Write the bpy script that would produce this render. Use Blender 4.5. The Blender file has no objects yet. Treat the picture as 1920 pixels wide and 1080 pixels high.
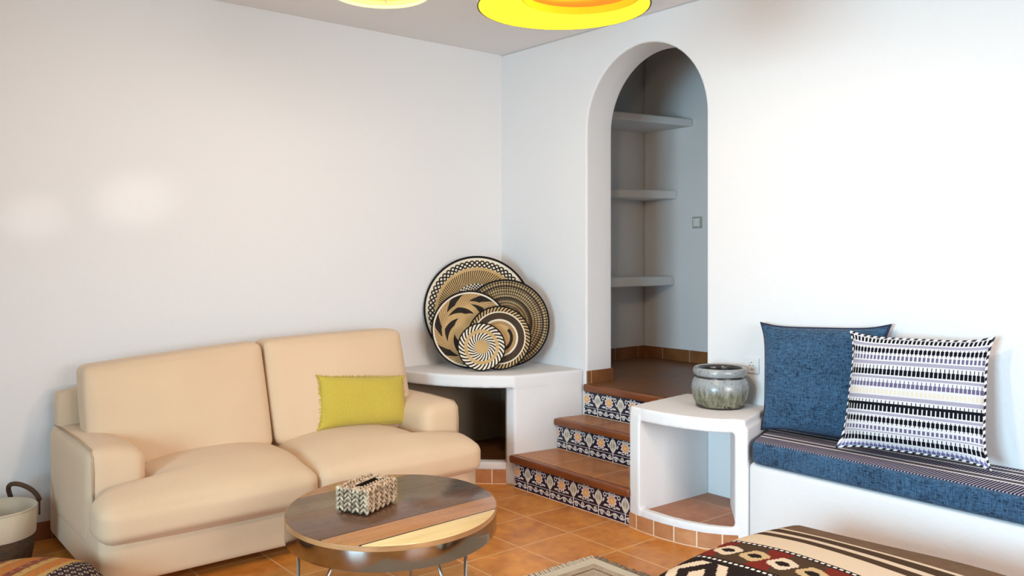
import bpy, math, random
from mathutils import Matrix, Vector
from math import sin, cos, pi, radians, hypot, atan2
random.seed(7)
S = bpy.context.scene
COL = S.collection

# ------------------------------------------------------------------ camera, world, light, exposure
cd = bpy.data.cameras.new('camera'); cam = bpy.data.objects.new('camera', cd); COL.objects.link(cam)
cd.sensor_fit = 'HORIZONTAL'; cd.sensor_width = 36.0; cd.lens = 36.0 * 1585 / 1920
cd.shift_y = -65 / 1920; cd.clip_start = 0.05
CAMP = Vector((-3.9005, -4.81835, 1.45))
cam.location = CAMP; cam.rotation_euler = (pi / 2, 0, radians(50.3 - 90))
S.camera = cam
S.view_settings.view_transform = 'Standard'; S.view_settings.look = 'None'
S.view_settings.gamma = 1.0; S.view_settings.use_curve_mapping = False
S.view_settings.exposure = 0.15
w = bpy.data.worlds.new('sky'); S.world = w; w.use_nodes = True
bg = w.node_tree.nodes['Background']; bg.inputs[0].default_value = (0.62, 0.80, 1.0, 1); bg.inputs[1].default_value = 1.0
try:
    S.cycles.use_denoising = True
    S.cycles.max_bounces = 10; S.cycles.diffuse_bounces = 6
    S.cycles.sample_clamp_indirect = 6.0
except Exception:
    pass

def area(name, loc, rot, sx, sy, power, color):
    l = bpy.data.lights.new(name, 'AREA'); l.shape = 'RECTANGLE'; l.size = sx; l.size_y = sy
    l.energy = power; l.color = color
    o = bpy.data.objects.new(name, l); COL.objects.link(o); o.location = loc; o.rotation_euler = rot
    return o
def aim(o, target):
    o.rotation_euler = (Vector(target) - o.location).to_track_quat('-Z', 'Y').to_euler()
# daylight entering by the terrace doors (left side wall); added fill window behind the camera
day = area('daylight_terrace', (-6.62, -3.75, 1.25), (0, -pi / 2, 0), 2.1, 1.5, 162, (0.47, 0.79, 1.0)); day.data.spread = radians(112); aim(day, (0.0, -3.1, 0.35))
fill_win = area('fill_window_light', (-2.0, -7.15, 1.75), (pi / 2, 0, 0), 2.2, 1.5, 28, (1.0, 0.95, 0.94)); fill_win.data.spread = radians(80); aim(fill_win, (-0.45, -0.8, 0.6))
def glint(name, src, dst, size, power, blend=1.0):
    l = bpy.data.lights.new(name, 'SPOT'); l.energy = power; l.color = (1.0, 0.93, 0.90); l.spot_size = radians(size); l.spot_blend = blend; l.shadow_soft_size = 0.03
    o = bpy.data.objects.new(name, l); COL.objects.link(o); o.location = src; aim(o, dst); return o
# two added spots throwing sun-like patches onto the back wall
glint('wall_glint_spot', (-6.2, -4.0, 1.0), (-3.03, 0.0, 1.63), 3.4, 120, 1.0)
glint('wall_glint_spot_wide', (-6.2, -3.4, 1.0), (-2.54, 0.0, 1.74), 4.4, 170, 1.0)

def bulb(name, loc, power, color, size):
    l = bpy.data.lights.new(name, 'POINT'); l.energy = power; l.color = color; l.shadow_soft_size = size
    o = bpy.data.objects.new(name, l); COL.objects.link(o); o.location = loc
    return o

# ------------------------------------------------------------------ node expressions
class X:
    def __init__(s, m, sock): s.m, s.k = m, sock
    def _b(s, op, o, sw=False):
        a, b = (o, s) if sw else (s, o)
        return s.m.math(op, a, b)
    def __add__(s, o): return s._b('ADD', o)
    def __radd__(s, o): return s._b('ADD', o)
    def __sub__(s, o): return s._b('SUBTRACT', o)
    def __rsub__(s, o): return s._b('SUBTRACT', o, True)
    def __mul__(s, o): return s._b('MULTIPLY', o)
    def __rmul__(s, o): return s._b('MULTIPLY', o)
    def __truediv__(s, o): return s._b('DIVIDE', o)
    def __lt__(s, o): return s._b('LESS_THAN', o)
    def __gt__(s, o): return s._b('GREATER_THAN', o)
    def __and__(s, o): return s._b('MULTIPLY', o)
    def __or__(s, o): return s._b('MAXIMUM', o)
    def mod(s, o): return s._b('FLOORED_MODULO', o)
    def fract(s): return s.m.math('FRACT', s)
    def floor(s): return s.m.math('FLOOR', s)
    def abs(s): return s.m.math('ABSOLUTE', s)
    def sin(s): return s.m.math('SINE', s)
    def sqrt(s): return s.m.math('SQRT', s)
    def between(s, a, b): return (s > a) & (s < b)
    def inv(s): return 1 - s
    def clamp(s):
        r = s.m.math('ADD', s, 0.0); r.k.node.use_clamp = True; return r
    def ramp(s, a, b): return ((s - a) * (1.0 / (b - a))).clamp()

class Mat:
    def __init__(s, name):
        s.mat = bpy.data.materials.new(name); s.mat.use_nodes = True
        s.t = s.mat.node_tree; s.N = s.t.nodes; s.L = s.t.links
        s.p = s.N['Principled BSDF']; s._c = {}
    def put(s, v, sock):
        if isinstance(v, X): s.L.new(v.k, sock)
        elif isinstance(v, (tuple, list)): sock.default_value = tuple(v) + ((1,) if len(v) == 3 and len(sock.default_value) == 4 else ())
        else: sock.default_value = v
    def math(s, op, a, b=None):
        n = s.N.new('ShaderNodeMath'); n.operation = op
        s.put(a, n.inputs[0])
        if b is not None: s.put(b, n.inputs[1])
        return X(s, n.outputs[0])
    def coords(s, kind):
        if kind in s._c: return s._c[kind]
        if kind == 'World':
            n = s.N.new('ShaderNodeNewGeometry'); o = n.outputs['Position']
        else:
            n = s.N.new('ShaderNodeTexCoord'); o = n.outputs[kind]
        q = s.N.new('ShaderNodeSeparateXYZ'); s.L.new(o, q.inputs[0])
        s._c[kind] = (X(s, q.outputs[0]), X(s, q.outputs[1]), X(s, q.outputs[2]), X(s, o))
        return s._c[kind]
    def vec(s, a, b, c=0.0):
        n = s.N.new('ShaderNodeCombineXYZ')
        for i, v in enumerate((a, b, c)): s.put(v, n.inputs[i])
        return X(s, n.outputs[0])
    def noise(s, v, scale, detail=3, rough=0.5, dist=0.0):
        n = s.N.new('ShaderNodeTexNoise'); s.L.new(v.k, n.inputs['Vector'])
        n.inputs['Scale'].default_value = scale; n.inputs['Detail'].default_value = detail
        n.inputs['Roughness'].default_value = rough; n.inputs['Distortion'].default_value = dist
        return X(s, n.outputs[0])
    def cell(s, a, b, c=0.0):
        n = s.N.new('ShaderNodeTexWhiteNoise'); s.L.new(s.vec(a, b, c).k, n.inputs['Vector'])
        return X(s, n.outputs['Value'])
    def mix(s, f, a, b):
        n = s.N.new('ShaderNodeMix'); n.data_type = 'RGBA'
        s.put(f, n.inputs[0]); s.put(a, n.inputs[6]); s.put(b, n.inputs[7])
        return X(s, n.outputs[2])
    def atan2(s, a, b): return s.math('ARCTAN2', a, b)
    def out(s, color, rough=0.8, bump=None, strength=0.3, dist=0.01, metal=0.0, spec=None, sheen=None, emit=None, ek=1.0, coat=None):
        s.put(color, s.p.inputs['Base Color']); s.put(rough, s.p.inputs['Roughness'])
        s.p.inputs['Metallic'].default_value = metal
        if spec is not None: s.p.inputs['Specular IOR Level'].default_value = spec
        if sheen: s.p.inputs['Sheen Weight'].default_value = sheen
        if coat: s.p.inputs['Coat Weight'].default_value = coat; s.p.inputs['Coat Roughness'].default_value = 0.15
        if emit is not None:
            s.put(emit, s.p.inputs['Emission Color']); s.p.inputs['Emission Strength'].default_value = ek
        if bump is not None:
            n = s.N.new('ShaderNodeBump'); n.inputs['Strength'].default_value = strength; n.inputs['Distance'].default_value = dist
            s.L.new(bump.k, n.inputs['Height']); s.L.new(n.outputs[0], s.p.inputs['Normal'])
        return s.mat

def plaster(name, col):
    m = Mat(name); v = m.coords('World')[3]
    h = m.noise(v, 9, 4, 0.55) * 0.6 + m.noise(v, 45, 3) * 0.25
    return m.out(col, 0.85, h, 0.22, 0.02, spec=0.25)
def tile_mat(name, x0, px, y0, py, ca, cb, grout, rough, gw=0.004, axis='xy'):
    m = Mat(name); x, y, z, v = m.coords('World')
    a, b = {'xy': (x, y), 'xz': (x, z), 'yz': (y, z)}[axis]
    fa = (a - x0) / px; fb = (b - y0) / py
    da = (((fa + 0.5).fract() - 0.5).abs()) * px; db = (((fb + 0.5).fract() - 0.5).abs()) * py
    joint = (da < gw) | (db < gw)
    c = m.cell(fa.floor(), fb.floor())
    n = m.noise(v, 5, 5, 0.62, 0.8); n2 = m.noise(v, 22, 4, 0.6)
    f = (n * 0.75 + n2 * 0.25 + (c - 0.5) * 0.16 - 0.28) * 2.0
    col = m.mix(joint, m.mix(f.clamp(), ca, cb), grout)
    r = n * 0.25 + rough
    return m.out(col, r, 1 - joint, 0.35, 0.004, spec=0.4)
def skirting(name, s0, pitch, ca, cb, grout):
    m = Mat(name); x, y, z, v = m.coords('World'); q = (x - y - s0) / pitch
    j = (((q + 0.5).fract() - 0.5).abs() * pitch) < 0.003
    n = m.noise(v, 6, 5, 0.6, 0.6); c = m.cell(q.floor(), 1.0)
    return m.out(m.mix(j, m.mix((n * 1.6 - 0.4 + (c - 0.5) * 0.3).clamp(), ca, cb), grout), 0.35, 1 - j, 0.3, 0.003)
def cloth(name, ca, cb, scale=260, strength=0.25, sheen=0.2, big=0.35):
    m = Mat(name); x, y, z, v = m.coords('Object')
    n = m.noise(v, 3, 4); wv = m.noise(v, scale, 2)
    col = m.mix((n * big + wv * (1 - big)), ca, cb)
    return m.out(col, 0.95, wv, strength, 0.004, spec=0.1, sheen=sheen)
def plain(name, col, rough=0.6, metal=0.0, nscale=0, var=0.25, spec=None):
    m = Mat(name); v = m.coords('Object')[3]
    n = m.noise(v, nscale or 30, 4)
    return m.out(m.mix(n, tuple(c * (1 - var) for c in col), tuple(min(1, c * (1 + var * 0.5)) for c in col)), rough, n, 0.08, 0.004, metal=metal, spec=spec)

WHITE = plaster('white_plaster', (0.74, 0.735, 0.73))
CEILM = plaster('ceiling_plaster', (0.78, 0.765, 0.755))
FLOORM = tile_mat('terracotta_floor', -0.869, 0.338, -1.286, 0.3435, (0.44, 0.135, 0.018), (0.86, 0.375, 0.078), (0.72, 0.42, 0.19), 0.22)
TREADM = tile_mat('terracotta_tread', -0.55, 0.33, -1.13, 0.345, (0.30, 0.095, 0.022), (0.60, 0.25, 0.07), (0.62, 0.36, 0.18), 0.2, 0.003)
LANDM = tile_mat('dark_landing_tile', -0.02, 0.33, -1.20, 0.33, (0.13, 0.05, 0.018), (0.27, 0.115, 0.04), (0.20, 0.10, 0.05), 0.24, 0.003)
NICHEM = tile_mat('niche_floor_tile', -0.17, 0.345, -2.16, 0.345, (0.33, 0.135, 0.07), (0.55, 0.27, 0.15), (0.62, 0.40, 0.28), 0.45, 0.003)
BASEM = skirting('baseboard_tile', -0.3, 0.33, (0.20, 0.062, 0.018), (0.40, 0.15, 0.045), (0.55, 0.34, 0.2))
DARKN = plaster('niche_shade_plaster', (0.30, 0.24, 0.17))  # dark brown that puts the niche's shade into the colour

# ------------------------------------------------------------------ mesh helpers (world coordinates)
class G:
    def __init__(s): s.v, s.f, s.uv, s.has = [], [], [], False
    def add(s, vs, fs, uvs=None):
        o = len(s.v); s.v += [tuple(p) for p in vs]; s.f += [tuple(i + o for i in q) for q in fs]
        if uvs: s.has = True
        s.uv += list(uvs) if uvs else [(0, 0)] * len(vs)
        return s
    def box(s, lo, hi):
        x0, y0, z0 = lo; x1, y1, z1 = hi
        return s.add([(x0, y0, z0), (x1, y0, z0), (x1, y1, z0), (x0, y1, z0), (x0, y0, z1), (x1, y0, z1), (x1, y1, z1), (x0, y1, z1)],
                     [(3, 2, 1, 0), (4, 5, 6, 7), (0, 1, 5, 4), (1, 2, 6, 5), (2, 3, 7, 6), (3, 0, 4, 7)])
    def prism(s, poly, a, b, axis='z'):
        n = len(poly)
        def at(p, h): return {'z': (p[0], p[1], h), 'x': (h, p[0], p[1]), 'y': (p[0], h, p[1])}[axis]
        ar = sum(poly[i][0] * poly[(i + 1) % n][1] - poly[(i + 1) % n][0] * poly[i][1] for i in range(n))
        if (ar < 0) != (axis == 'y'): poly = poly[::-1]
        return s.add([at(p, a) for p in poly] + [at(p, b) for p in poly],
                     [tuple(range(n))[::-1], tuple(range(n, 2 * n))] + [(i, (i + 1) % n, n + (i + 1) % n, n + i) for i in range(n)])
    def tube(s, pts, r, seg=8, closed=False):
        pts = [Vector(p) for p in pts]; n = len(pts); vs = []; fs = []
        rr = r if isinstance(r, (list, tuple)) else [r] * n
        ref = None
        for i, p in enumerate(pts):
            if closed: t = pts[(i + 1) % n] - pts[i - 1]
            else: t = pts[min(i + 1, n - 1)] - pts[max(i - 1, 0)]
            t.normalize()
            if ref is None: ref = Vector((0, 0, 1)) if abs(t.z) < 0.9 else Vector((1, 0, 0))
            a = ref - t * ref.dot(t)
            if a.length < 1e-6: a = t.orthogonal()
            a.normalize(); ref = a; b = t.cross(a)
            vs += [p + (a * cos(2 * pi * k / seg) + b * sin(2 * pi * k / seg)) * rr[i] for k in range(seg)]
        for i in range(n if closed else n - 1):
            j = (i + 1) % n
            fs += [(i * seg + k, i * seg + (k + 1) % seg, j * seg + (k + 1) % seg, j * seg + k) for k in range(seg)]
        if not closed: fs += [tuple(range(seg))[::-1], tuple(range((n - 1) * seg, n * seg))]
        return s.add(vs, fs)
    def lathe(s, prof, c=(0, 0, 0), seg=64, cap=True, sx=1.0, sy=1.0, ang=0.0):
        vs, fs, uv = [], [], []; n = len(prof)
        for i, (r, z) in enumerate(prof):
            for k in range(seg):
                a = 2 * pi * k / seg; x, y = r * cos(a) * sx, r * sin(a) * sy
                vs.append((c[0] + x * cos(ang) - y * sin(ang), c[1] + x * sin(ang) + y * cos(ang), c[2] + z)); uv.append((k / seg, z))
        for i in range(n - 1):
            fs += [(i * seg + k, i * seg + (k + 1) % seg, (i + 1) * seg + (k + 1) % seg, (i + 1) * seg + k) for k in range(seg)]
        if cap: fs += [tuple(range(seg))[::-1], tuple(range((n - 1) * seg, n * seg))]
        return s.add(vs, fs, uv)
    def soft(s, lo, hi, r, n=14, puff=(0, 0, 0), deform=None, pw=1.0):
        c = [(a + b) / 2 for a, b in zip(lo, hi)]; h = [(b - a) / 2 for a, b in zip(lo, hi)]
        rr = [min(r, q * 0.999) for q in h]; rm = min(rr)
        idx = {}; vs = []; fs = []
        def V(i, j, k):
            if (i, j, k) in idx: return idx[(i, j, k)]
            u = [2 * i / n - 1, 2 * j / n - 1, 2 * k / n - 1]
            u = [sin(t * pi / 2) * 0.45 + t * 0.55 for t in u]
            p = [a * b for a, b in zip(u, h)]
            q = [max(-(b - rm), min(b - rm, a)) for a, b in zip(p, h)]
            d = Vector([a - b for a, b in zip(p, q)])
            if d.length > 1e-9: d = d.normalized() * rm
            p = [a + b for a, b in zip(q, d)]
            e = [max(0.0, 1 - (abs(t)) ** 2.4) ** pw for t in u]
            sg = [p[t] / h[t] for t in range(3)]
            p[0] += puff[0] * sg[0] * e[1] * e[2]; p[1] += puff[1] * sg[1] * e[0] * e[2]; p[2] += puff[2] * sg[2] * e[0] * e[1]
            p = [a + b for a, b in zip(p, c)]
            if deform: p = deform(*p)
            idx[(i, j, k)] = len(vs); vs.append(tuple(p)); return idx[(i, j, k)]
        for a in range(n):
            for b in range(n):
                for k, flip in ((0, True), (n, False)):
                    for q in ([V(a, b, k), V(a + 1, b, k), V(a + 1, b + 1, k), V(a, b + 1, k)],
                              [V(k, a, b), V(k, a + 1, b), V(k, a + 1, b + 1), V(k, a, b + 1)],
                              [V(b, k, a), V(b, k, a + 1), V(b + 1, k, a + 1), V(b + 1, k, a)]):
                        fs.append(tuple(q[::-1] if flip else q))
        return s.add(vs, fs)

def wm(o):
    m = o.matrix_basis.copy()
    while o.parent: o = o.parent; m = o.matrix_basis @ m
    return m
def link(name, g, mat, parent=None, smooth=True, bevel=0.0, local=False, seg=3, auto=None):
    vs = [Vector(v) for v in g.v]; loc = Vector((0, 0, 0))
    if not local:
        if parent: im = wm(parent).inverted(); vs = [im @ v for v in vs]
        else:
            lo = [min(v[i] for v in vs) for i in range(3)]; hi = [max(v[i] for v in vs) for i in range(3)]
            loc = Vector(((lo[0] + hi[0]) / 2, (lo[1] + hi[1]) / 2, lo[2])); vs = [v - loc for v in vs]
    me = bpy.data.meshes.new(name); me.from_pydata([tuple(v) for v in vs], [], g.f)
    if g.has:
        ul = me.uv_layers.new(name='UVMap')
        for lp in me.loops: ul.data[lp.index].uv = g.uv[lp.vertex_index]
    me.materials.append(mat)
    if smooth:
        me.polygons.foreach_set('use_smooth', [True] * len(me.polygons))
        if auto:
            me.set_sharp_from_angle(angle=radians(auto))
    me.update()
    o = bpy.data.objects.new(name, me); COL.objects.link(o); o.location = loc
    if parent: o.parent = parent
    if bevel:
        b = o.modifiers.new('bevel', 'BEVEL'); b.width = bevel; b.segments = seg; b.limit_method = 'ANGLE'; b.angle_limit = radians(40)
    return o
def soften(o, vox, it=4):
    r = o.modifiers.new('plaster', 'REMESH'); r.mode = 'VOXEL'; r.voxel_size = vox; r.use_smooth_shade = True
    q = o.modifiers.new('smooth', 'SMOOTH'); q.factor = 0.5; q.iterations = it
    return o
def tag(o, label, cat, group=None, kind=None):
    if label: o['label'] = label
    if cat: o['category'] = cat
    if group: o['group'] = group
    if kind: o['kind'] = kind
    return o
def thing(name, loc, label, cat, group=None, rot=None):
    o = bpy.data.objects.new(name, None); COL.objects.link(o); o.empty_display_size = 0.1
    o.matrix_basis = Matrix.Translation(loc) @ (rot.to_4x4() if rot else Matrix())
    return tag(o, label, cat, group)
def struct(name, g, mat, smooth=False, bevel=0.0, parent=None):
    o = link(name, g, mat, parent, smooth=smooth, bevel=bevel)
    if not parent: o['kind'] = 'structure'
    return o

# ------------------------------------------------------------------ the room
H = 2.90; XL = -6.4; YF = -7.0; T = 0.236; ZL = 0.60
struct('floor', G().box((XL, YF, -0.1), (0, 0, 0)), FLOORM)
struct('ceiling', G().box((XL - 0.2, YF - 0.2, H), (T, 0.2, H + 0.1)), CEILM)
struct('wall_back', G().box((XL - 0.2, 0, -0.1), (0.0, 0.2, H)), WHITE)
AY0, AY1 = -1.844, -0.883; AC = (AY0 + AY1) / 2; AR = (AY1 - AY0) / 2; ZS = 2.73 - AR
arch = [(AC + AR * cos(pi * k / 40), ZS + AR * sin(pi * k / 40)) for k in range(41)]   # from AY1 over to AY0
struct('wall_right', G().prism([(0.2, -0.1), (0.2, H), (YF - 0.2, H), (YF - 0.2, -0.1), (AY0, -0.1)] + arch[::-1] + [(AY1, -0.1)], 0, T, 'x'), WHITE, bevel=0.012)
# left side wall with the terrace doors' opening, front wall with the added fill window's opening
g = G()
g.box((XL - 0.2, YF, -0.1), (XL, -4.6, H)); g.box((XL - 0.2, -2.9, -0.1), (XL, 0.0, H)); g.box((XL - 0.2, -4.6, 2.3), (XL, -2.9, H))
struct('wall_left', g, WHITE)
g = G()
g.box((XL - 0.2, YF - 0.2, -0.1), (-3.2, YF, H)); g.box((-0.8, YF - 0.2, -0.1), (0, YF, H)); g.box((-3.2, YF - 0.2, -0.1), (-0.8, YF, 0.9)); g.box((-3.2, YF - 0.2, 2.6), (-0.8, YF, H))
struct('wall_front', g, WHITE)
FRAME = plain('painted_frame', (0.75, 0.75, 0.74), 0.5)
def frame_x(x, y0, y1, z0, z1, w, mull):
    g = G(); g.box((x, y0, z0), (x + 0.06, y0 + w, z1)); g.box((x, y1 - w, z0), (x + 0.06, y1, z1)); g.box((x, y0, z1 - w), (x + 0.06, y1, z1))
    for q in mull: g.box((x, q - w / 2, z0), (x + 0.06, q + w / 2, z1))
    return g
struct('door_1', frame_x(XL - 0.1, -4.6, -2.9, 0, 2.3, 0.06, (-3.75,)), FRAME)
g = G(); z0, z1 = 0.9, 2.6
for x in (-3.2, -2.035, -0.87): g.box((x, YF - 0.12, z0), (x + 0.07, YF - 0.06, z1))
g.box((-3.2, YF - 0.12, z0), (-0.8, YF - 0.06, z0 + 0.07)); g.box((-3.2, YF - 0.12, z1 - 0.07), (-0.8, YF - 0.06, z1))
struct('fill_window', g, FRAME)  # invented window frame around the fill light
struct('baseboard_back', G().box((XL, -0.012, 0.0), (-0.95, 0.0, 0.09)), BASEM)

# passage behind the arch
HP = 3.35; YP = -6.6
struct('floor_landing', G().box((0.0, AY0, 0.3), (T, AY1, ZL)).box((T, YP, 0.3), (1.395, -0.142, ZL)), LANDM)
struct('ceiling_passage', G().box((T - 0.1, YP, HP), (1.6, 0.0, HP + 0.1)).box((T - 0.1, YP, H + 0.1), (T, 0.0, HP)), plain('dark_passage_ceiling', (0.09, 0.085, 0.08), 0.9))  # ceiling colour set dark to weaken light bounced in the passage
struct('wall_passage_left', G().box((T, -0.142, 0.2), (1.6, 0.0, HP)), WHITE)
struct('wall_passage_back', G().box((1.395, YP, 0.2), (1.6, -0.142, HP)), WHITE, bevel=0.02)
struct('wall_passage_right', G().box((T, YP - 0.2, 0.2), (1.6, YP, HP)), WHITE)
BB = skirting('passage_baseboard_tile', 1.737, 0.27, (0.17, 0.06, 0.02), (0.34, 0.14, 0.05), (0.50, 0.33, 0.2))
struct('baseboard_passage_back', G().box((1.383, YP + 0.01, ZL), (1.395, -0.154, ZL + 0.092)), BB)
struct('baseboard_passage_left', G().box((T, -0.154, ZL), (1.395, -0.142, ZL + 0.092)), BB)
struct('baseboard_arch', G().box((0.0, AY1 - 0.012, ZL), (T + 0.005, AY1 - 0.0005, ZL + 0.082)), BB)
struct('baseboard_arch_right', G().box((0.0, AY0 + 0.0005, ZL), (T + 0.005, AY0 + 0.012, ZL + 0.082)), BB)

# three masonry shelves in the passage's far corner
def shelf(zt, zb, xa, ya, yb, label):
    g = G().prism([(xa, -0.1425), (1.3945, -0.1425), (1.3945, yb), (xa, ya)], zb, zt)
    tag(link('wall_shelf', g, WHITE, smooth=False, bevel=0.012), label, 'shelf', 'plaster shelves behind the arch')
shelf(2.498, 2.439, 0.30, -0.46, -0.652, 'thick white plaster shelf, topmost of the three behind the arch')
shelf(1.95, 1.882, 0.66, -0.19, -0.494, 'thick white plaster shelf at middle height behind the arch')
shelf(1.267, 1.195, 0.30, -0.467, -0.467, 'thick white plaster shelf, lowest of the three behind the arch')

# ------------------------------------------------------------------ staircase
WOODN = Mat('glazed_brown_nosing'); _v = WOODN.coords('World')
_n = WOODN.noise(WOODN.vec(_v[0] * 8, _v[1] * 2, _v[2] * 8), 3, 4)
WOODN = WOODN.out(WOODN.mix(_n, (0.11, 0.028, 0.009), (0.26, 0.075, 0.022)), 0.25, _n, 0.1, 0.003, spec=0.5)

def tile_paint():
    m = Mat('flowered_riser_tile'); u, v, _, vec = m.coords('UV')
    P = 0.2; x = (u / P).fract() * P - P / 2          # -0.1..0.1, flower in the middle of a tile
    ax = x.abs(); xj = P / 2 - ax                      # distance to a joint, where the tulips stand
    wob = m.noise(vec, 60, 2) * 0.006 - 0.003
    # rose
    dx = x + wob; dy = v - 0.103
    r = (dx * dx + dy * dy).sqrt(); th = m.atan2(dy, dx)
    pet = r - ((th * 5).sin().abs() * 0.012 + 0.026)
    rose = pet < 0.0; inner = pet < -0.010; heart = r < 0.009
    petal_line = ((th * 5).sin().abs() < 0.16) & (r > 0.01)
    # tulip at the joint
    ty = ((v - 0.062) / 0.08).clamp()
    bow = (ty * pi).sin() * 0.020 + 0.003
    t1 = ((xj - bow).abs() < 0.0058) & v.between(0.06, 0.138)
    t2 = ((xj - bow * 0.45).abs() < 0.003) & v.between(0.066, 0.132)
    stem = (xj < 0.0035) & v.between(0.0, 0.145)
    # curling leaves
    def ring(cx, cy, ro, ri):
        d = ((ax - cx) * (ax - cx) + (v + wob - cy) * (v + wob - cy)).sqrt()
        return d.between(ri, ro)
    def blob(cx, cy, rx, ry, k=0.0):
        a = (ax - cx + (v - cy) * k) / rx; b = (v - cy) / ry
        return (a * a + b * b) < 1.0
    leaf = ring(0.052, 0.128, 0.013, 0.007) | blob(0.045, 0.071, 0.016, 0.006, 0.9) | blob(0.030, 0.136, 0.010, 0.004, -0.6) | blob(0.062, 0.098, 0.006, 0.012, 0.4) | ring(0.014, 0.142, 0.008, 0.0035) | blob(0.02, 0.065, 0.012, 0.004, -0.5)
    # bottom border: scroll with leaflets
    q = (u / 0.05).fract() * 0.05 - 0.025; qs = ((u / 0.05).floor()).mod(2.0) * 2 - 1
    wave = (u * (2 * pi / 0.1)).sin() * 0.010 + 0.028
    scroll = ((v - wave).abs() < 0.0035)
    d = (q * q + (v - 0.028 - qs * 0.004) * (v - 0.028 - qs * 0.004)).sqrt()
    curl = d.between(0.006, 0.0125) | (d < 0.0035)
    band = v.between(0.010, 0.047) & (scroll | curl)
    line = (v - 0.0515).abs() < 0.0014
    upper = v > 0.054
    white = ((leaf | t1 | t2 | rose) & upper) | stem | band | line
    n = m.noise(vec, 40, 2)
    col = m.mix(white, (0.010, 0.011, 0.032), m.mix(n, (0.58, 0.55, 0.50), (0.80, 0.78, 0.76)))
    col = m.mix(inner & upper & petal_line.inv(), col, (0.74, 0.34, 0.15))
    col = m.mix(heart, col, (0.80, 0.55, 0.12))
    col = m.mix(t2 & upper, col, (0.66, 0.60, 0.36))
    col = m.mix((xj < 0.0009) | (v < 0.004), col, (0.78, 0.62, 0.50))
    return m.out(col, 0.22, spec=0.5)
RISERM = tile_paint()
st = thing('staircase', (-0.3, -1.3, 0.0), 'three terracotta tiled steps with blue flowered risers climbing to the arch', 'stairs')
link('step_core', G().prism([(-0.535, -0.785), (-0.535, -1.757), (-0.003, -1.765), (-0.003, -0.862)], 0.0, 0.17), WHITE, st, smooth=False)
link('step_core', G().prism([(-0.20, -0.835), (-0.20, -1.762), (-0.003, -1.765), (-0.003, -0.862)], 0.17, 0.375), WHITE, st, smooth=False)
def riser(x, y0, y1, z0, z1, off):
    g = G(); L = abs(y1 - y0)
    g.add([(x, y0, z0), (x, y1, z0), (x, y1, z1), (x, y0, z1), (x + 0.008, y0, z0), (x + 0.008, y1, z0), (x + 0.008, y1, z1), (x + 0.008, y0, z1)],
          [(0, 1, 2, 3), (4, 7, 6, 5), (3, 2, 6, 7), (0, 3, 7, 4), (1, 5, 6, 2)],
          [(off, 0), (off + L, 0), (off + L, z1 - z0), (off, z1 - z0)] * 2)
    link('riser', g, RISERM, st, smooth=False)
riser(-0.544, -0.800, -1.757, 0.0, 0.156, 0.075)
riser(-0.211, -0.830, -1.76, 0.198, 0.352, 0.112)
riser(-0.0105, -0.873, -1.765, 0.398, 0.552, 0.08)
def tread(x0, xn, x1, ya, yb, y1, z0, z1):
    link('tread', G().prism([(xn, ya), (xn, y1), (x1, y1), (x1, yb)], z1 - 0.02, z1), TREADM, st, smooth=False, bevel=0.002)
    link('nosing', G().box((x0, y1 - 0.012, z0), (xn, ya + 0.006, z1)), WOODN, st, smooth=True, bevel=0.014, seg=4)
tread(-0.572, -0.530, -0.203, -0.781, -0.830, -1.758, 0.153, 0.2)
tread(-0.242, -0.200, -0.003, -0.829, -0.860, -1.762, 0.350, 0.395)
link('nosing', G().box((-0.032, -1.757, 0.552), (-0.0006, -0.876, 0.6005)), WOODN, st, smooth=True, bevel=0.014, seg=4)

# ------------------------------------------------------------------ masonry corner table (left of the steps)
def arc(r, a0, a1, n, c=(0, 0)):
    return [(c[0] + r * cos(radians(a0 + (a1 - a0) * k / n)), c[1] + r * sin(radians(a0 + (a1 - a0) * k / n))) for k in range(n + 1)]
KERB = Mat('kerb_tile'); _v = KERB.coords('UV'); _n = KERB.noise(KERB.coords('World')[3], 9, 5, 0.6, 0.6)
_j = (((_v[0] + 0.5).fract() - 0.5).abs() < 0.03) | (_v[1] < 0.004)
_k = KERB.cell(_v[0].floor(), 3.0)
KERB = KERB.out(KERB.mix(_j, KERB.mix((_n * 1.5 - 0.35 + (_k - 0.5) * 0.3).clamp(), (0.34, 0.125, 0.045), (0.62, 0.30, 0.13)), (0.78, 0.60, 0.42)), 0.4, 1 - _j, 0.3, 0.003)
def kerb(path, z0, z1, w, tile, off=0.0):
    g = G(); vs = []; uv = []; s = off
    n = len(path)
    for i, p in enumerate(path):
        if i: s += hypot(p[0] - path[i - 1][0], p[1] - path[i - 1][1])
        a = path[max(i - 1, 0)]; b = path[min(i + 1, n - 1)]
        t = Vector((b[0] - a[0], b[1] - a[1])).normalized(); nn = Vector((-t.y, t.x))
        q = Vector(p) + nn * w
        vs += [(p[0], p[1], z0), (p[0], p[1], z1), (q.x, q.y, z1), (q.x, q.y, z0)]
        uv += [(s / tile, z0), (s / tile, z1), (s / tile, z1), (s / tile, z0)]
    fs = []
    for i in range(n - 1):
        for k in range(4): fs.append((4 * i + k, 4 * i + 4 + k, 4 * i + 4 + (k + 1) % 4, 4 * i + (k + 1) % 4))
    fs += [(0, 1, 2, 3), (4 * n - 1, 4 * n - 2, 4 * n - 3, 4 * n - 4)]
    return g.add(vs, fs, uv)
ct = thing('corner_table', (-0.45, -0.4, 0.0), 'white rounded plaster table built into the corner behind the sofa, woven trays on top', 'table')
E_ = 0.002
top = [(-E_, -E_), (-E_, -0.858), (-0.53, -0.782)] + [(r[0], r[1]) for r in arc(0.945, 180 + 56.0, 180.2, 22)]
base = [(-E_, -0.715), (-0.50, -0.70)] + arc(0.868, 180 + 54.5, 180.2, 20) + [(-E_, -E_)]
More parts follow.
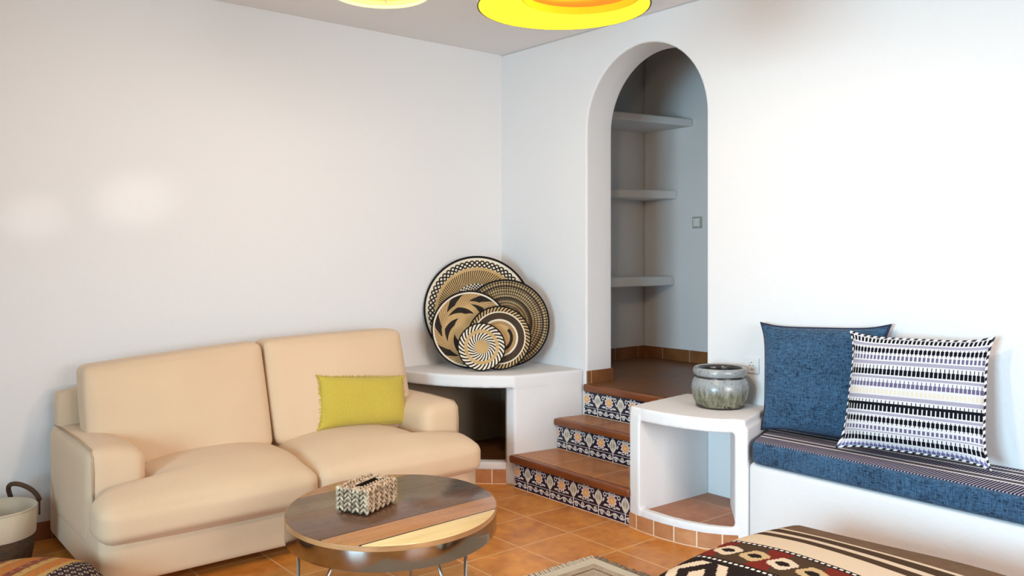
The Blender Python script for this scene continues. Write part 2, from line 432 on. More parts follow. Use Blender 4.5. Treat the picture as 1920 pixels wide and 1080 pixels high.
g = G().prism(top, 0.612, 0.69).prism([(-E_, -0.856), (-0.525, -0.778), (-0.535, -0.70), (-E_, -0.72)], 0.0, 0.65).prism(base, 0.0, 0.105)
soften(link('plaster_body', g, WHITE, ct), 0.009, 6)
rim = arc(0.880, 180 + 54.0, 180.2, 20)
link('plinth_edge', G().prism(rim + arc(0.80, 180.2, 180 + 54.0, 20), 0.085, 0.135), WHITE, ct, smooth=True, bevel=0.012)
link('kerb_tiles', kerb(arc(0.885, 180.5, 180 + 53.0, 24), 0.0, 0.088, 0.012, 0.125, 0.03), KERB, ct, smooth=True, auto=40)
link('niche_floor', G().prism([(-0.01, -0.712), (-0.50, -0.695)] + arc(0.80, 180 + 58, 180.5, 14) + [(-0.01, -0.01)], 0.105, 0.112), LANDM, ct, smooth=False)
link('niche_shade_lining', G().box((-0.012, -0.715, 0.112), (-0.003, -0.003, 0.611)).box((-0.94, -0.012, 0.112), (-0.012, -0.003, 0.611)).prism([(-0.012, -0.719), (-0.528, -0.699), (-0.527, -0.691), (-0.012, -0.710)], 0.112, 0.611)
     .prism([(-0.012, -0.012), (-0.012, -0.71), (-0.50, -0.70)] + arc(0.90, 180 + 54.5, 180.8, 14), 0.604, 0.6115), DARKN, ct, smooth=False)  # dark sheets carrying the painted shade of the niche

# ------------------------------------------------------------------ masonry nook table (right of the steps)
nt = thing('nook_table', (-0.3, -2.05, 0.0), 'white plaster niche table right of the steps, holding the glazed pot', 'table')
E_ = -0.005
cv = [(-0.553, -1.765), (-0.566, -1.88), (-0.568, -2.00), (-0.553, -2.12), (-0.520, -2.23), (-0.470, -2.31), (-0.425, -2.36)]
E_ = -0.005
cv = [(-0.553, -1.765), (-0.566, -1.88), (-0.568, -2.00), (-0.553, -2.12), (-0.520, -2.23), (-0.470, -2.31), (-0.425, -2.36)]
g = G().prism([(-E_, -1.70), (-0.40, -1.742), (-0.553, -1.765)] + cv[1:6] + [(-0.43, -2.34), (-0.41, -2.385), (-E_, -2.25)], 0.572, 0.640)
g.prism([(-E_, -1.768), (-0.552, -1.760), (-0.568, -1.842), (-E_, -1.855)], 0.0, 0.60)
g.prism([(-E_, -2.03), (-0.08, -2.06), (-0.395, -2.325), (-0.432, -2.338), (-0.41, -2.40), (-E_, -2.26)], 0.0, 0.60)
g.prism([(-E_, -1.80), (-0.552, -1.79)] + [(a + 0.008, b) for a, b in cv[1:]] + [(-0.40, -2.37), (-E_, -2.25)], 0.0, 0.075)
g.prism(cv + [(a + 0.045, b) for a, b in cv][::-1], 0.04, 0.112)
soften(link('plaster_body', g, WHITE, nt), 0.008, 6)
inn = [(a + 0.045, b) for a, b in cv]
kp = [(a - 0.006, b) for a, b in cv]
link('kerb_tiles', kerb(kp[::-1], 0.0, 0.078, -0.012, 0.125, 0.05), KERB, nt, smooth=True, auto=40)
link('niche_floor', G().prism([(-0.004, -1.853), (-0.54, -1.845)] + inn[1:-1] + [(-0.37, -2.335), (-0.08, -2.065), (-0.004, -2.035)], 0.075, 0.1), NICHEM, nt, smooth=False)

# ------------------------------------------------------------------ bench under the right wall
E_ = 0.002
bp = [(-E_, -2.264), (-0.395, -2.392), (-0.412, -2.50), (-0.47, -6.9), (-E_, -6.9)]
bn = thing('masonry_bench', (-0.2, -4.0, 0.0), 'long white plaster bench along the right wall under the blue seat pad', 'bench')
link('bench_body', G().prism(bp, 0.0, 0.436), WHITE, bn, smooth=True, bevel=0.03, seg=4)

def denim():
    m = Mat('denim_blue_weave'); x, y, z, v = m.coords('Object')
    a = m.noise(m.vec(x * 34, y * 34, z * 230), 1, 3, 0.6); b = m.noise(m.vec(x * 210, y * 210, z * 34), 1, 3, 0.6)
    c = m.noise(v, 8, 3)
    f = ((a * 0.55 + b * 0.55 + c * 0.2) - 0.47) * 3.2
    col = m.mix(f.clamp(), (0.002, 0.006, 0.016), (0.058, 0.135, 0.24))
    return m.out(col, 0.95, a + b, 0.25, 0.003, spec=0.1, sheen=0.15)
DENIM = denim()
def seat_top():
    m = Mat('striped_seat_cloth'); x, y, z, v = m.coords('World')
    a = (-0.43 - x) * -1.0 - y * -0.0125 - 0.030      # distance from the front edge
    hatch = (y / 0.0135).fract() < 0.55
    n = m.noise(v, 120, 2)
    dark, light, mid = (0.018, 0.016, 0.024), (0.78, 0.76, 0.78), (0.36, 0.33, 0.42)
    col = m.mix(hatch, mid, dark)
    for c0 in (0.115, 0.275):
        bl = (a - c0).abs() < 0.036
        col = m.mix(bl, col, dark)
        col = m.mix(((a - c0).abs() - 0.026).abs() < 0.0095, col, light)
        col = m.mix((a - c0).abs() < 0.004, col, (0.20, 0.18, 0.2))
    return m.out(col, 0.95, hatch + n * 0.5, 0.3, 0.002, spec=0.1)
SEATTOP = seat_top()
sp = thing('bench_seat_pad', (-0.22, -4.4, 0.4375), 'long denim blue seat pad with striped top on the white bench', 'cushion')
# pad body follows the bench plan
pb = G().prism([(-0.004, -2.275), (-0.372, -2.407), (-0.412, -2.425), (-0.420, -2.47), (-0.49, -6.6), (-0.004, -6.6)], 0.4375, 0.543)
link('pad_side', pb, DENIM, sp, smooth=True, bevel=0.022, seg=4)
pt = G().prism([(-0.008, -2.284), (-0.36, -2.412), (-0.392, -2.43), (-0.400, -2.475), (-0.468, -6.58), (-0.008, -6.58)], 0.5405, 0.5465)
link('pad_top', pt, SEATTOP, sp, smooth=True, bevel=0.0025)

# ------------------------------------------------------------------ pillows
def pillow(name, parent, mat, c, n, T, pinch=0.05, N=26, ear=0.0, fold=None):
    """c = TL, TR, BR, BL corner points (seen from the front), n = front direction, T = half thickness at the middle"""
    TL, TR, BR, BL = [Vector(p) for p in c]; n = Vector(n).normalized()
    g = G()
    def P(u, v, sgn):
        # u 0..1 left to right, v 0..1 bottom to top; edges drawn in between the corners
        a, b = 2 * u - 1, 2 * v - 1
        uu = u + (-a) * pinch * (1 - abs(b) ** 5) * abs(a) ** 2; vv = v + (-b) * pinch * (1 - abs(a) ** 5) * abs(b) ** 2
        p = (BL * (1 - uu) + BR * uu) * (1 - vv) + (TL * (1 - uu) + TR * uu) * vv
        t = ((1 - abs(a) ** 2.6) * (1 - abs(b) ** 2.6)) ** 0.5 if abs(a) < 1 and abs(b) < 1 else 0.0
        t *= 1 + 0.05 * sin(7 * u + 3 * v)
        q = p + n * (sgn * T * t)
        if fold and sgn > 0: q += n * fold(u, v)
        return q
    for sgn in (1, -1):
        vs, uv, fs = [], [], []
        for j in range(N + 1):
            for i in range(N + 1):
                u = 0.5 - 0.5 * cos(pi * i / N) * 0.999 if 0 < i < N else i / N
                v = 0.5 - 0.5 * cos(pi * j / N) * 0.999 if 0 < j < N else j / N
                vs.append(P(u, v, sgn)); uv.append((u, v))
        for j in range(N):
            for i in range(N):
                q = (j * (N + 1) + i, j * (N + 1) + i + 1, (j + 1) * (N + 1) + i + 1, (j + 1) * (N + 1) + i)
                fs.append(q if sgn > 0 else q[::-1])
        g.add(vs, fs, uv)
    o = link(name, g, mat, parent)
    edge = [P(k / 20, 0, 0) for k in range(20)] + [P(1, k / 20, 0) for k in range(20)] + [P(1 - k / 20, 1, 0) for k in range(20)] + [P(0, 1 - k / 20, 0) for k in range(20)]
    return o, edge
def bezel(edge, r, wob=0.0):
    g = G(); g.tube(edge, [r * (1 + wob * (random.random() - 0.5)) for _ in edge], 8, closed=True); return g

DENIMD = plain('navy_piping', (0.012, 0.022, 0.055), 0.9)
t = thing('blue_pillow', (-0.12, -2.56, 0.548), 'large plain denim blue square pillow leaning on the wall behind the striped one', 'pillow')
def foldb(u, v): return -0.028 * math.exp(-((v - 0.17 + 0.28 * (u - 0.12)) / 0.035) ** 2) * max(0, 1 - abs(u - 0.16) / 0.24)
o, e = pillow('cover', t, DENIM, [(-0.055, -2.235, 1.085), (-0.045, -2.925, 1.118), (-0.13, -2.90, 0.557), (-0.19, -2.325, 0.557)], (-0.985, 0, 0.17), 0.072, 0.045, fold=foldb)
link('piping', bezel(e, 0.007), DENIMD, t)

def stripes():
    m = Mat('black_white_woven_stripes'); u, v, _, vec = m.coords('UV')
    y = 1 - v
    lav, white, black, grey = (0.60, 0.57, 0.66), (0.60, 0.59, 0.60), (0.006, 0.006, 0.010), (0.12, 0.105, 0.18)
    k = (u * 34).fract() - 0.5; ak = k.abs()
    n = m.noise(m.vec(u * 150, v * 150), 1, 2)
    col = m.mix(n, (0.27, 0.25, 0.32), (0.37, 0.35, 0.42))
    rows = [(0.015, 0.06, black, 0), (0.105, 0.175, black, 1), (0.185, 0.225, grey, 0), (0.275, 0.355, black, 2), (0.395, 0.455, grey, 2), (0.475, 0.515, (0.62, 0.55, 0.42), 0),
            (0.565, 0.655, black, 3), (0.695, 0.765, black, 1), (0.785, 0.82, grey, 0), (0.85, 0.925, black, 2), (0.945, 0.99, (0.14, 0.13, 0.30), 2)]
    for y0, y1, c, kind in rows:
        f = ((y - y0) / (y1 - y0))
        zone = y.between(y0 - 0.008, y1 + 0.012)
        col = m.mix(zone, col, white)
        inz = y.between(y0, y1)
        if kind == 0: sh = ak < 0.30
        elif kind == 1: sh = (ak < 0.10) | ((ak < 0.38) & f.between(0.18, 0.78))
        elif kind == 2: sh = (ak < 0.11) | ((ak < 0.39) & (f > 0.40))
        else: sh = f.between(0.25, 0.5) | (ak < 0.11) | ((ak < 0.36) & (f > 0.5))
        col = m.mix(inz & sh, col, c)
    return m.out(col, 0.95, ak + n, 0.25, 0.003, spec=0.1)
STR = stripes()
PIPE = Mat('black_white_cord'); _x = PIPE.coords('Object'); _f = ((_x[1] + _x[2]) / 0.03).fract() < 0.5
PIPE = PIPE.out(PIPE.mix(_f, (0.75, 0.74, 0.76), (0.01, 0.01, 0.015)), 0.9)
t = thing('striped_pillow', (-0.25, -3.09, 0.548), 'square black and white woven striped pillow in front of the plain blue pillow', 'pillow')
def folds(u, v): return -0.02 * math.exp(-((v - 0.10 + 0.2 * (u - 0.05)) / 0.04) ** 2) * max(0, 1 - abs(u - 0.04) / 0.2)
o, e = pillow('cover', t, STR, [(-0.225, -2.825, 1.092), (-0.085, -3.385, 1.098), (-0.20, -3.415, 0.568), (-0.305, -2.80, 0.566)], (-0.96, -0.18, 0.18), 0.075, 0.05, fold=folds)
link('piping', bezel(e, 0.0065), PIPE, t)

YEL = cloth('chartreuse_linen', (0.38, 0.285, 0.025), (0.66, 0.52, 0.10), 170, 0.4)
t = thing('yellow_pillow', (-1.43, -0.5, 0.47), 'small oblong mustard yellow pillow on the beige sofa', 'pillow')
o, e = pillow('cover', t, YEL, [(-1.728, -0.51, 0.768), (-1.195, -0.55, 0.722), (-1.190, -0.60, 0.452), (-1.760, -0.58, 0.482)], (0.0, -0.93, 0.3), 0.062, 0.03)
g = G()
for i, p in enumerate(e):
    for s_ in range(3):
        q = p + (e[(i + 1) % len(e)] - p) * (s_ / 3); c0 = sum(e, Vector()) / len(e); d = (q - c0).normalized()
        g.tube([q - d * 0.003, q + d * 0.012 + Vector((random.uniform(-.004, .004), random.uniform(-.004, .004), random.uniform(-.004, .004)))], [0.004, 0.002], 5)
fr = link('fringe', g, YEL, t); fr['kind'] = 'stuff'

# ------------------------------------------------------------------ sofa
BEIGE = cloth('beige_cotton', (0.58, 0.41, 0.258), (0.75, 0.565, 0.385), 320, 0.12, 0.15, 0.5)
SEAM = plain('beige_seam', (0.48, 0.35, 0.235), 0.95)
DARK = plain('dark_foot', (0.012, 0.010, 0.009), 0.5)
sf = thing('sofa', (-2.0, -0.55, 0.0), 'beige two-seat fabric sofa with loose cushions against the back wall', 'sofa')
XA, XB = -2.98, -1.005
link('base', G().soft((XA + 0.004, -1.035, 0.05), (XB - 0.01, -0.05, 0.26), 0.02, 12), BEIGE, sf)
link('back_frame', G().soft((XA + 0.02, -0.20, 0.24), (XB - 0.02, -0.045, 0.775), 0.05, 12), BEIGE, sf)
def armdef(side):
    def f(x, y, z):
        # crown of the arm rolls down towards the seat
        u = (x - XA) / 0.25 if side < 0 else (XB + 0.02 - x) / 0.25
        if z > 0.3: z -= 0.075 * max(0.0, u - 0.35) ** 2 * (z - 0.3) / 0.28
        return (x, y, z)
    return f
def arm(side):
    x0, x1 = (XA, XA + 0.25) if side < 0 else (XB - 0.23, XB + 0.02)
    a = link('arm', G().soft((x0, -0.845, 0.15), (x1, -0.05, 0.595), 0.055, 16, (0, 0.006, 0.012), armdef(side)), BEIGE, sf)
    xs = x0 + 0.022 if side < 0 else x1 - 0.022
    pts = [(xs, -0.842, 0.27), (xs, -0.842, 0.50), (xs, -0.835, 0.56), (xs, -0.80, 0.588), (xs, -0.55, 0.596), (xs, -0.10, 0.592)]
    link('piping', G().tube(pts, 0.004, 6), SEAM, a)
arm(-1); arm(1)
def seat(x0, x1, side):
    def f(x, y, z):
        k = min(1, max(0, (y + 0.90) / 0.07)); k = k * k * (3 - 2 * k)       # 0 at the front, 1 behind the arm's face
        if side < 0:
            lo = XA - 0.006 + k * 0.262; x = lo + (x - x0) * (x1 - lo) / (x1 - x0)
        else:
            hi = XB + 0.012 - k * 0.262; x = x0 + (x - x0) * (hi - x0) / (x1 - x0)
        fr = max(0, (-0.75 - y) / 0.3)
        z -= 0.04 * fr * fr * max(0.0, (z - 0.23) / 0.2)
        return (x, y, z)
    return link('seat_cushion', G().soft((x0, -1.08, 0.226), (x1, -0.24, 0.432), 0.065, 22, (0.012, 0.008, 0.052), f), BEIGE, sf)
seat(XA, -1.992, -1); seat(-1.984, XB, 1)
def back(x0, x1, zt0, zt1):
    def f(x, y, z):
        u = (x - x0) / (x1 - x0); v = (z - 0.42) / 0.52
        top = zt0 + (zt1 - zt0) * u
        z = 0.42 + v * (top - 0.42)
        y += 0.17 * v - 0.10
        y -= 0.02 * sin(pi * u)
        if v < 0.35: x = x0 + (x - x0)
        return (x, y, z)
    return link('back_cushion', G().soft((x0, -0.47, 0.42), (x1, -0.28, 0.94), 0.04, 20, (0.006, 0.03, 0.006), f), BEIGE, sf)
back(-2.895, -2.002, 0.90, 0.965); back(-1.985, -1.115, 0.968, 0.985)
for x in (XA + 0.10, XB - 0.10):
    for y in (-0.95, -0.16): link('foot', G().lathe([(0.022, 0.0), (0.028, 0.045)], (x, y, 0), 16), DARK, sf)

# ------------------------------------------------------------------ woven trays
BK, ST = (0.016, 0.012, 0.010), (0.62, 0.42, 0.20)
def tray_mat(name, fn, R):
    m = Mat(name); x, y, z, v = m.coords('Object')
    r = (x * x + y * y).sqrt() / R; th = m.atan2(y, x) / (2 * pi)
    n = m.noise(v, 14, 3)
    straw = m.mix(n, (0.40, 0.235, 0.085), (0.62, 0.42, 0.20)); pale = m.mix(n, (0.62, 0.52, 0.38), (0.82, 0.74, 0.60))
    dark = m.mix(n, (0.008, 0.006, 0.005), (0.032, 0.020, 0.013))
    coil = (r * (R / 0.008)).fract()
    col = fn(m, r, th, straw, pale, dark)
    col = m.mix(r > 0.972, col, (0.01, 0.008, 0.008))
    return m.out(col, 0.75, (coil - 0.5).abs() + n * 0.3, 0.5, 0.003, spec=0.2)
def sect(m, th, n, tw=None, r=None):
    a = th * n
    if tw is not None: a = a + r * tw
    return a.fract()
def pat_big(m, r, th, straw, pale, dark):
    f = sect(m, th, 58); row = ((r - 0.80) / 0.085).fract()
    chain = (((f - 0.5).abs() - (row - 0.5).abs()).abs() < 0.21)
    col = m.mix(chain, pale, dark)
    spokes = sect(m, th, 110, 8, r) < 0.42
    col = m.mix(r < 0.80, col, m.mix(r > 0.745, m.mix(spokes, straw, dark), straw))
    chk = ((sect(m, th, 44) < 0.5) - ((r * 18).fract() < 0.5)).abs()
    col = m.mix(r < 0.50, col, m.mix(chk, pale, dark))
    col = m.mix(r < 0.40, col, m.mix(sect(m, th, 60, -10, r) < 0.5, straw, dark))
    col = m.mix(r > 0.93, col, pale)
    return col
def pat_net(m, r, th, straw, pale, dark):
    f = sect(m, th, 90) < 0.34
    ring = (r * 15).fract() < 0.25
    warm = m.mix(m.noise(m.vec(th * 6, r * 3), 3, 2), (0.25, 0.15, 0.06), (0.60, 0.46, 0.24))
    col = m.mix(f | ring, warm, dark)
    return m.mix(((r * 3.6).fract() < 0.16) & f.inv(), col, (0.07, 0.045, 0.03))
def pat_swirl(m, r, th, straw, pale, dark):
    lines = sect(m, th, 70, 14, r) < 0.35
    blade = sect(m, th, 7, 2.2, r) < 0.42
    blade2 = sect(m, th, 6, -3.0, r) < 0.5
    col = m.mix(blade, m.mix(lines, straw, (0.20, 0.11, 0.05)), dark)
    inn = m.mix(blade2, straw, dark)
    col = m.mix(r.between(0.66, 0.74), col, m.mix(lines, straw, (0.30, 0.18, 0.08)))
    col = m.mix(r < 0.66, col, inn)
    col = m.mix(r < 0.42, col, straw)
    return m.mix(r > 0.93, col, pale)
def pat_rings(m, r, th, straw, pale, dark):
    rope = sect(m, th, 52, 6, r) < 0.5; fine = sect(m, th, 80, 10, r) < 0.3
    col = m.mix(rope, straw, dark)
    col = m.mix(r.between(0.60, 0.80), col, m.mix(fine, dark, (0.16, 0.09, 0.045)))
    col = m.mix(r.between(0.54, 0.60), col, pale)
    col = m.mix(r.between(0.44, 0.54), col, m.mix(rope, straw, (0.24, 0.13, 0.05)))
    ths = (th + 0.30).fract()
    col = m.mix(r.between(0.34, 0.44) & (ths < 0.42), col, dark)
    col = m.mix((r < 0.34) | (r.between(0.34, 0.44) & (ths > 0.42)), col, straw)
    return m.mix(r.between(0.80, 0.84), col, pale)
def pat_small(m, r, th, straw, pale, dark):
    o = sect(m, th, 30, 5.0, r) < 0.45; i = sect(m, th, 22, 5.5, r) < 0.45
    col = m.mix(o, pale, dark)
    col = m.mix(r < 0.74, col, straw)
    col = m.mix(r < 0.60, col, m.mix(i, pale, dark))
    return m.mix(r < 0.29, col, m.mix((r * 22).fract() < 0.3, straw, (0.42, 0.26, 0.10)))
def ray(px, py, dist):
    a = radians(50.3); d = Vector((cos(a), sin(a), 0)); r = Vector((sin(a), -cos(a), 0))
    return CAMP + (d + r * ((px - 960) / 1585) - Vector((0, 0, 1)) * ((py - 475) / 1585)) * dist
def tray(c, R, nx, ny, tilt, fn, mname, label, depth=0.03):
    n = Vector((nx, ny, 0)).normalized() * cos(tilt) + Vector((0, 0, 1)) * sin(tilt)
    xa = Vector((0, 0, 1)).cross(n).normalized(); ya = n.cross(xa)
    rot = Matrix((xa, ya, n)).transposed()
    m = tray_mat(mname, fn, R)
    g = G(); prof = []
    for k in range(15):
        q = k / 14; prof.append((max(0.0008, R * q), depth * (q ** 2.2) - depth))
    prof += [(R + 0.004, 0.004), (R + 0.002, -0.010), (R * 0.96, -0.016)]
    prof += [(max(0.0008, R * q), depth * (q ** 2.2) - depth - 0.012) for q in (0.9, 0.7, 0.5, 0.25, 0.0)]
    g.lathe(prof, (0, 0, 0), 96, cap=False)
    cz = 0.6915 + (R + 0.004) * cos(tilt) + 0.012 * sin(tilt)
    o = link('woven_tray', g, m, local=True)
    o.matrix_basis = Matrix.Translation((c[0], c[1], cz)) @ rot.to_4x4()
    tag(o, label, 'tray', 'woven trays on the corner table')
tl = radians(11)
tray(ray(897, 579, 5.80), 0.372, -0.50, -0.866, tl, pat_big, 'tray_big', 'largest woven tray, black rim and pale chain border, at the back of the pile')
tray(ray(948, 600, 5.665), 0.292, -0.62, -0.78, tl, pat_net, 'tray_net', 'dark brown net-patterned woven tray on the right, against the white wall')
tray(ray(882, 610, 5.60), 0.255, -0.55, -0.83, tl, pat_swirl, 'tray_swirl', 'straw woven tray with dark swirling blades at the lower left of the pile', 0.026)
tray(ray(936, 619, 5.515), 0.206, -0.62, -0.78, tl, pat_rings, 'tray_rings', 'ringed straw and brown woven tray behind the smallest one', 0.02)
tray(ray(903, 639, 5.455), 0.152, -0.60, -0.80, tl, pat_small, 'tray_small', 'smallest woven tray, white with black spiral strokes, in front of the others', 0.016)

# ------------------------------------------------------------------ glazed pot
def pot_mat():
    m = Mat('drip_glaze'); x, y, z, v = m.coords('Object')
    th = m.atan2(y, x)
    dr = m.noise(m.vec(x * 60, y * 60, z * 9), 1, 4, 0.6); fine = m.noise(v, 90, 3, 0.6); big = m.noise(v, 12, 3)
    edge = z + (dr - 0.5) * 0.10
    low = edge.ramp(0.125, 0.07)
    col = m.mix(big, (0.15, 0.165, 0.17), (0.40, 0.425, 0.425))
    low_c = m.mix((dr * 1.6 - 0.3).clamp(), (0.015, 0.011, 0.006), (0.30, 0.29, 0.19))
    col = m.mix(low, col, low_c)
    col = m.mix((fine * 1.0 > 0.63), col, (0.10, 0.10, 0.10))
    rr = (x * x + y * y).sqrt()
    col = m.mix(z.between(0.156, 0.167) | (z.between(0.010, 0.020) & (big > 0.45)), col, (0.035, 0.03, 0.028))
    col = m.mix((rr < 0.1185) & (z > 0.03), col, (0.03, 0.028, 0.027))  # shade inside the mouth painted into the glaze colour
    col = m.mix((z < 0.010), col, (0.03, 0.022, 0.018))
    return m.out(col, 0.22, fine + dr, 0.2, 0.004, spec=0.6)
pot_pr = [(0.02, 0.0), (0.118, 0.0), (0.126, 0.006), (0.124, 0.014), (0.138, 0.04), (0.149, 0.08), (0.150, 0.105), (0.143, 0.135), (0.130, 0.158), (0.128, 0.166), (0.137, 0.172), (0.141, 0.186), (0.138, 0.202), (0.130, 0.210),
          (0.118, 0.206), (0.112, 0.19), (0.115, 0.165), (0.130, 0.13), (0.132, 0.09), (0.115, 0.035), (0.02, 0.02)]
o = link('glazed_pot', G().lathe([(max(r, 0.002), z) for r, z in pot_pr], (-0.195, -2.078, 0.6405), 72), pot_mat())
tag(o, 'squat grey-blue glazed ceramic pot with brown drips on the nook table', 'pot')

# ------------------------------------------------------------------ socket and light switch
PLA = plain('white_plastic', (0.80, 0.80, 0.79), 0.35); HOLE = plain('dark_slot', (0.012, 0.011, 0.010), 0.95, spec=0.0)
t = thing('wall_socket', (0, -2.148, 0.83), 'white wall socket on the right wall behind the glazed pot', 'socket')
link('plate', G().box((-0.010, -2.190, 0.806), (-0.0005, -2.106, 0.890)), PLA, t, smooth=True, bevel=0.003)
link('socket_ring', G().lathe([(0.017, 0), (0.019, 0.004), (0.022, 0.004), (0.023, 0)], (0, 0, 0), 32, cap=False), PLA, t, local=True).matrix_basis = Matrix.Translation((-0.010, 0, 0.018)) @ Matrix.Rotation(-pi / 2, 4, 'Y')
for dy in (-0.009, 0.009):
    link('pin_hole', G().lathe([(0.0026, 0), (0.0026, 0.0012)], (0, 0, 0), 12), HOLE, t, local=True).matrix_basis = Matrix.Translation((-0.0099, dy, 0.018)) @ Matrix.Rotation(-pi / 2, 4, 'Y')
for dz in (-0.018, 0.018):
    link('earth_clip', G().box((-0.013, -2.151, 0.848 + dz - 0.003), (-0.0099, -2.145, 0.848 + dz + 0.003)), HOLE, t, smooth=False)
t = thing('light_switch', (1.39, -0.695, 1.65), 'square white light switch on the far wall seen through the arch', 'switch')
link('plate', G().box((1.381, -0.738, 1.645), (1.3945, -0.652, 1.734)), plain('grey_switch_plate', (0.42, 0.43, 0.38), 0.4), t, smooth=True, bevel=0.003)
link('rocker', G().box((1.374, -0.725, 1.658), (1.384, -0.665, 1.721)), PLA, t, smooth=True, bevel=0.002)

# ------------------------------------------------------------------ coffee table
def table_wood():
    m = Mat('reclaimed_plank_top'); x, y, z, v = m.coords('World')
    grain = m.noise(m.vec(x * 3, y * 40, z * 10), 1, 5, 0.6, 0.4); blot = m.noise(v, 4.5, 4, 0.6, 0.5)
    yy = y - (x + 2.05) * 0.05 + (m.noise(m.vec(x * 9, 0.0, 0.0), 1, 3) - 0.5) * 0.006
    brown = m.mix((grain * 0.6 + blot * 0.7 - 0.15).clamp(), (0.045, 0.018, 0.009), (0.20, 0.095, 0.048))
    dark = m.mix((grain * 0.5 + blot * 0.8 - 0.25).clamp(), (0.035, 0.020, 0.013), (0.17, 0.125, 0.095))
    orange = m.mix(grain, (0.26, 0.095, 0.028), (0.55, 0.26, 0.095))
    cream = m.mix(grain, (0.58, 0.38, 0.13), (0.78, 0.62, 0.32))
    col = m.mix(yy < -1.70, dark, brown)
    col = m.mix((yy > -1.86) & (x > -2.02), col, dark)
    col = m.mix(yy > -1.50, col, orange)
    col = m.mix(yy < -2.02, col, orange)
    lens = yy < -2.165
    col = m.mix(lens, col, cream)
    line = ((yy + 1.70).abs() < 0.0025) | ((yy + 2.02).abs() < 0.003) | ((yy + 2.165).abs() < 0.004) | ((yy + 1.50).abs() < 0.002)
    col = m.mix(line, col, (0.02, 0.01, 0.006))
    return m.out(col, grain * 0.2 + 0.18, grain - line, 0.2, 0.003, spec=0.5, coat=0.25)
def rim_wood():
    m = Mat('orange_rim_wood'); x, y, z, v = m.coords('World')
    n = m.noise(m.vec(x * 6, y * 6, z * 60), 1, 4); b = m.noise(v, 7, 2)
    col = m.mix((n + b - 0.5).clamp(), (0.22, 0.085, 0.03), (0.62, 0.32, 0.13))
    return m.out(col, 0.4, n, 0.1, 0.003)
def steel():
    m = Mat('brushed_steel_band'); x, y, z, v = m.coords('Object')
    n = m.noise(m.vec(x * 4, y * 4, z * 160), 1, 3); b = m.noise(v, 9, 3)
    return m.out(m.mix(b, (0.30, 0.285, 0.27), (0.37, 0.355, 0.34)), 0.15, n, 0.04, 0.002, metal=1.0)
CHROME = plain('chrome_rod', (0.62, 0.62, 0.62), 0.18, 1.0)
TC = (-2.066, -1.845); AX = radians(50.3); RX, RY = 0.484, 0.424; TZ = 0.42
tb = thing('coffee_table', (TC[0], TC[1], 0.0), 'oval plank coffee table with steel band and hairpin legs before the sofa', 'coffee table')
link('table_top', G().lathe([(0.001, TZ - 0.02), (0.988, TZ - 0.02), (0.998, TZ - 0.003), (0.992, TZ), (0.001, TZ)], (TC[0], TC[1], 0), 96, True, RX, RY, AX), table_wood(), tb, auto=50)
link('rim', G().lathe([(0.985, TZ - 0.021), (1.0, TZ - 0.021), (1.0, TZ - 0.002), (0.985, TZ - 0.0045)], (TC[0], TC[1], 0), 96, False, RX + 0.001, RY + 0.001, AX), rim_wood(), tb, auto=40)
link('steel_band', G().lathe([(0.93, TZ - 0.094), (0.998, TZ - 0.094), (1.002, TZ - 0.090), (1.002, TZ - 0.021), (0.96, TZ - 0.021)], (TC[0], TC[1], 0), 96, True, RX, RY, AX), steel(), tb, auto=40)
def hairpin(p1, p2, foot, zf):
    zt = TZ - 0.0935
    p1, p2, f = Vector((*p1, zt)), Vector((*p2, zt)), Vector((*foot, zf)); u = (p1 - p2); u.z = 0; u.normalize(); up = Vector((0, 0, 1))
    pts = [p1, f + u * 0.014 + up * 0.03] + [f + u * 0.011 * cos(k * pi / 6) + up * (0.018 - 0.011 * sin(k * pi / 6)) for k in range(7)] + [f - u * 0.014 + up * 0.03, p2]
    lg = link('leg', G().tube(pts, 0.0065, 10), CHROME, tb)
    n = Vector((-u.y, u.x, 0)); c = (p1 + p2) / 2; h = (p1 - p2).length / 2 + 0.015
    link('mounting_plate', G().prism([((c + u * s1 * h + n * s2 * 0.02).x, (c + u * s1 * h + n * s2 * 0.02).y) for s1, s2 in ((1, 1), (1, -1), (-1, -1), (-1, 1))], zt - 0.001, zt + 0.004), CHROME, lg, smooth=False)
hairpin((-2.474, -1.832), (-2.414, -2.010), (-2.489, -1.882), 0.0068)     # left
hairpin((-2.125, -2.240), (-1.985, -2.235), (-2.019, -2.261), 0.0155)     # right, stands on the rug
hairpin((-1.879, -1.698), (-1.949, -1.793), (-1.904, -1.733), 0.0068)     # back, seen edge-on

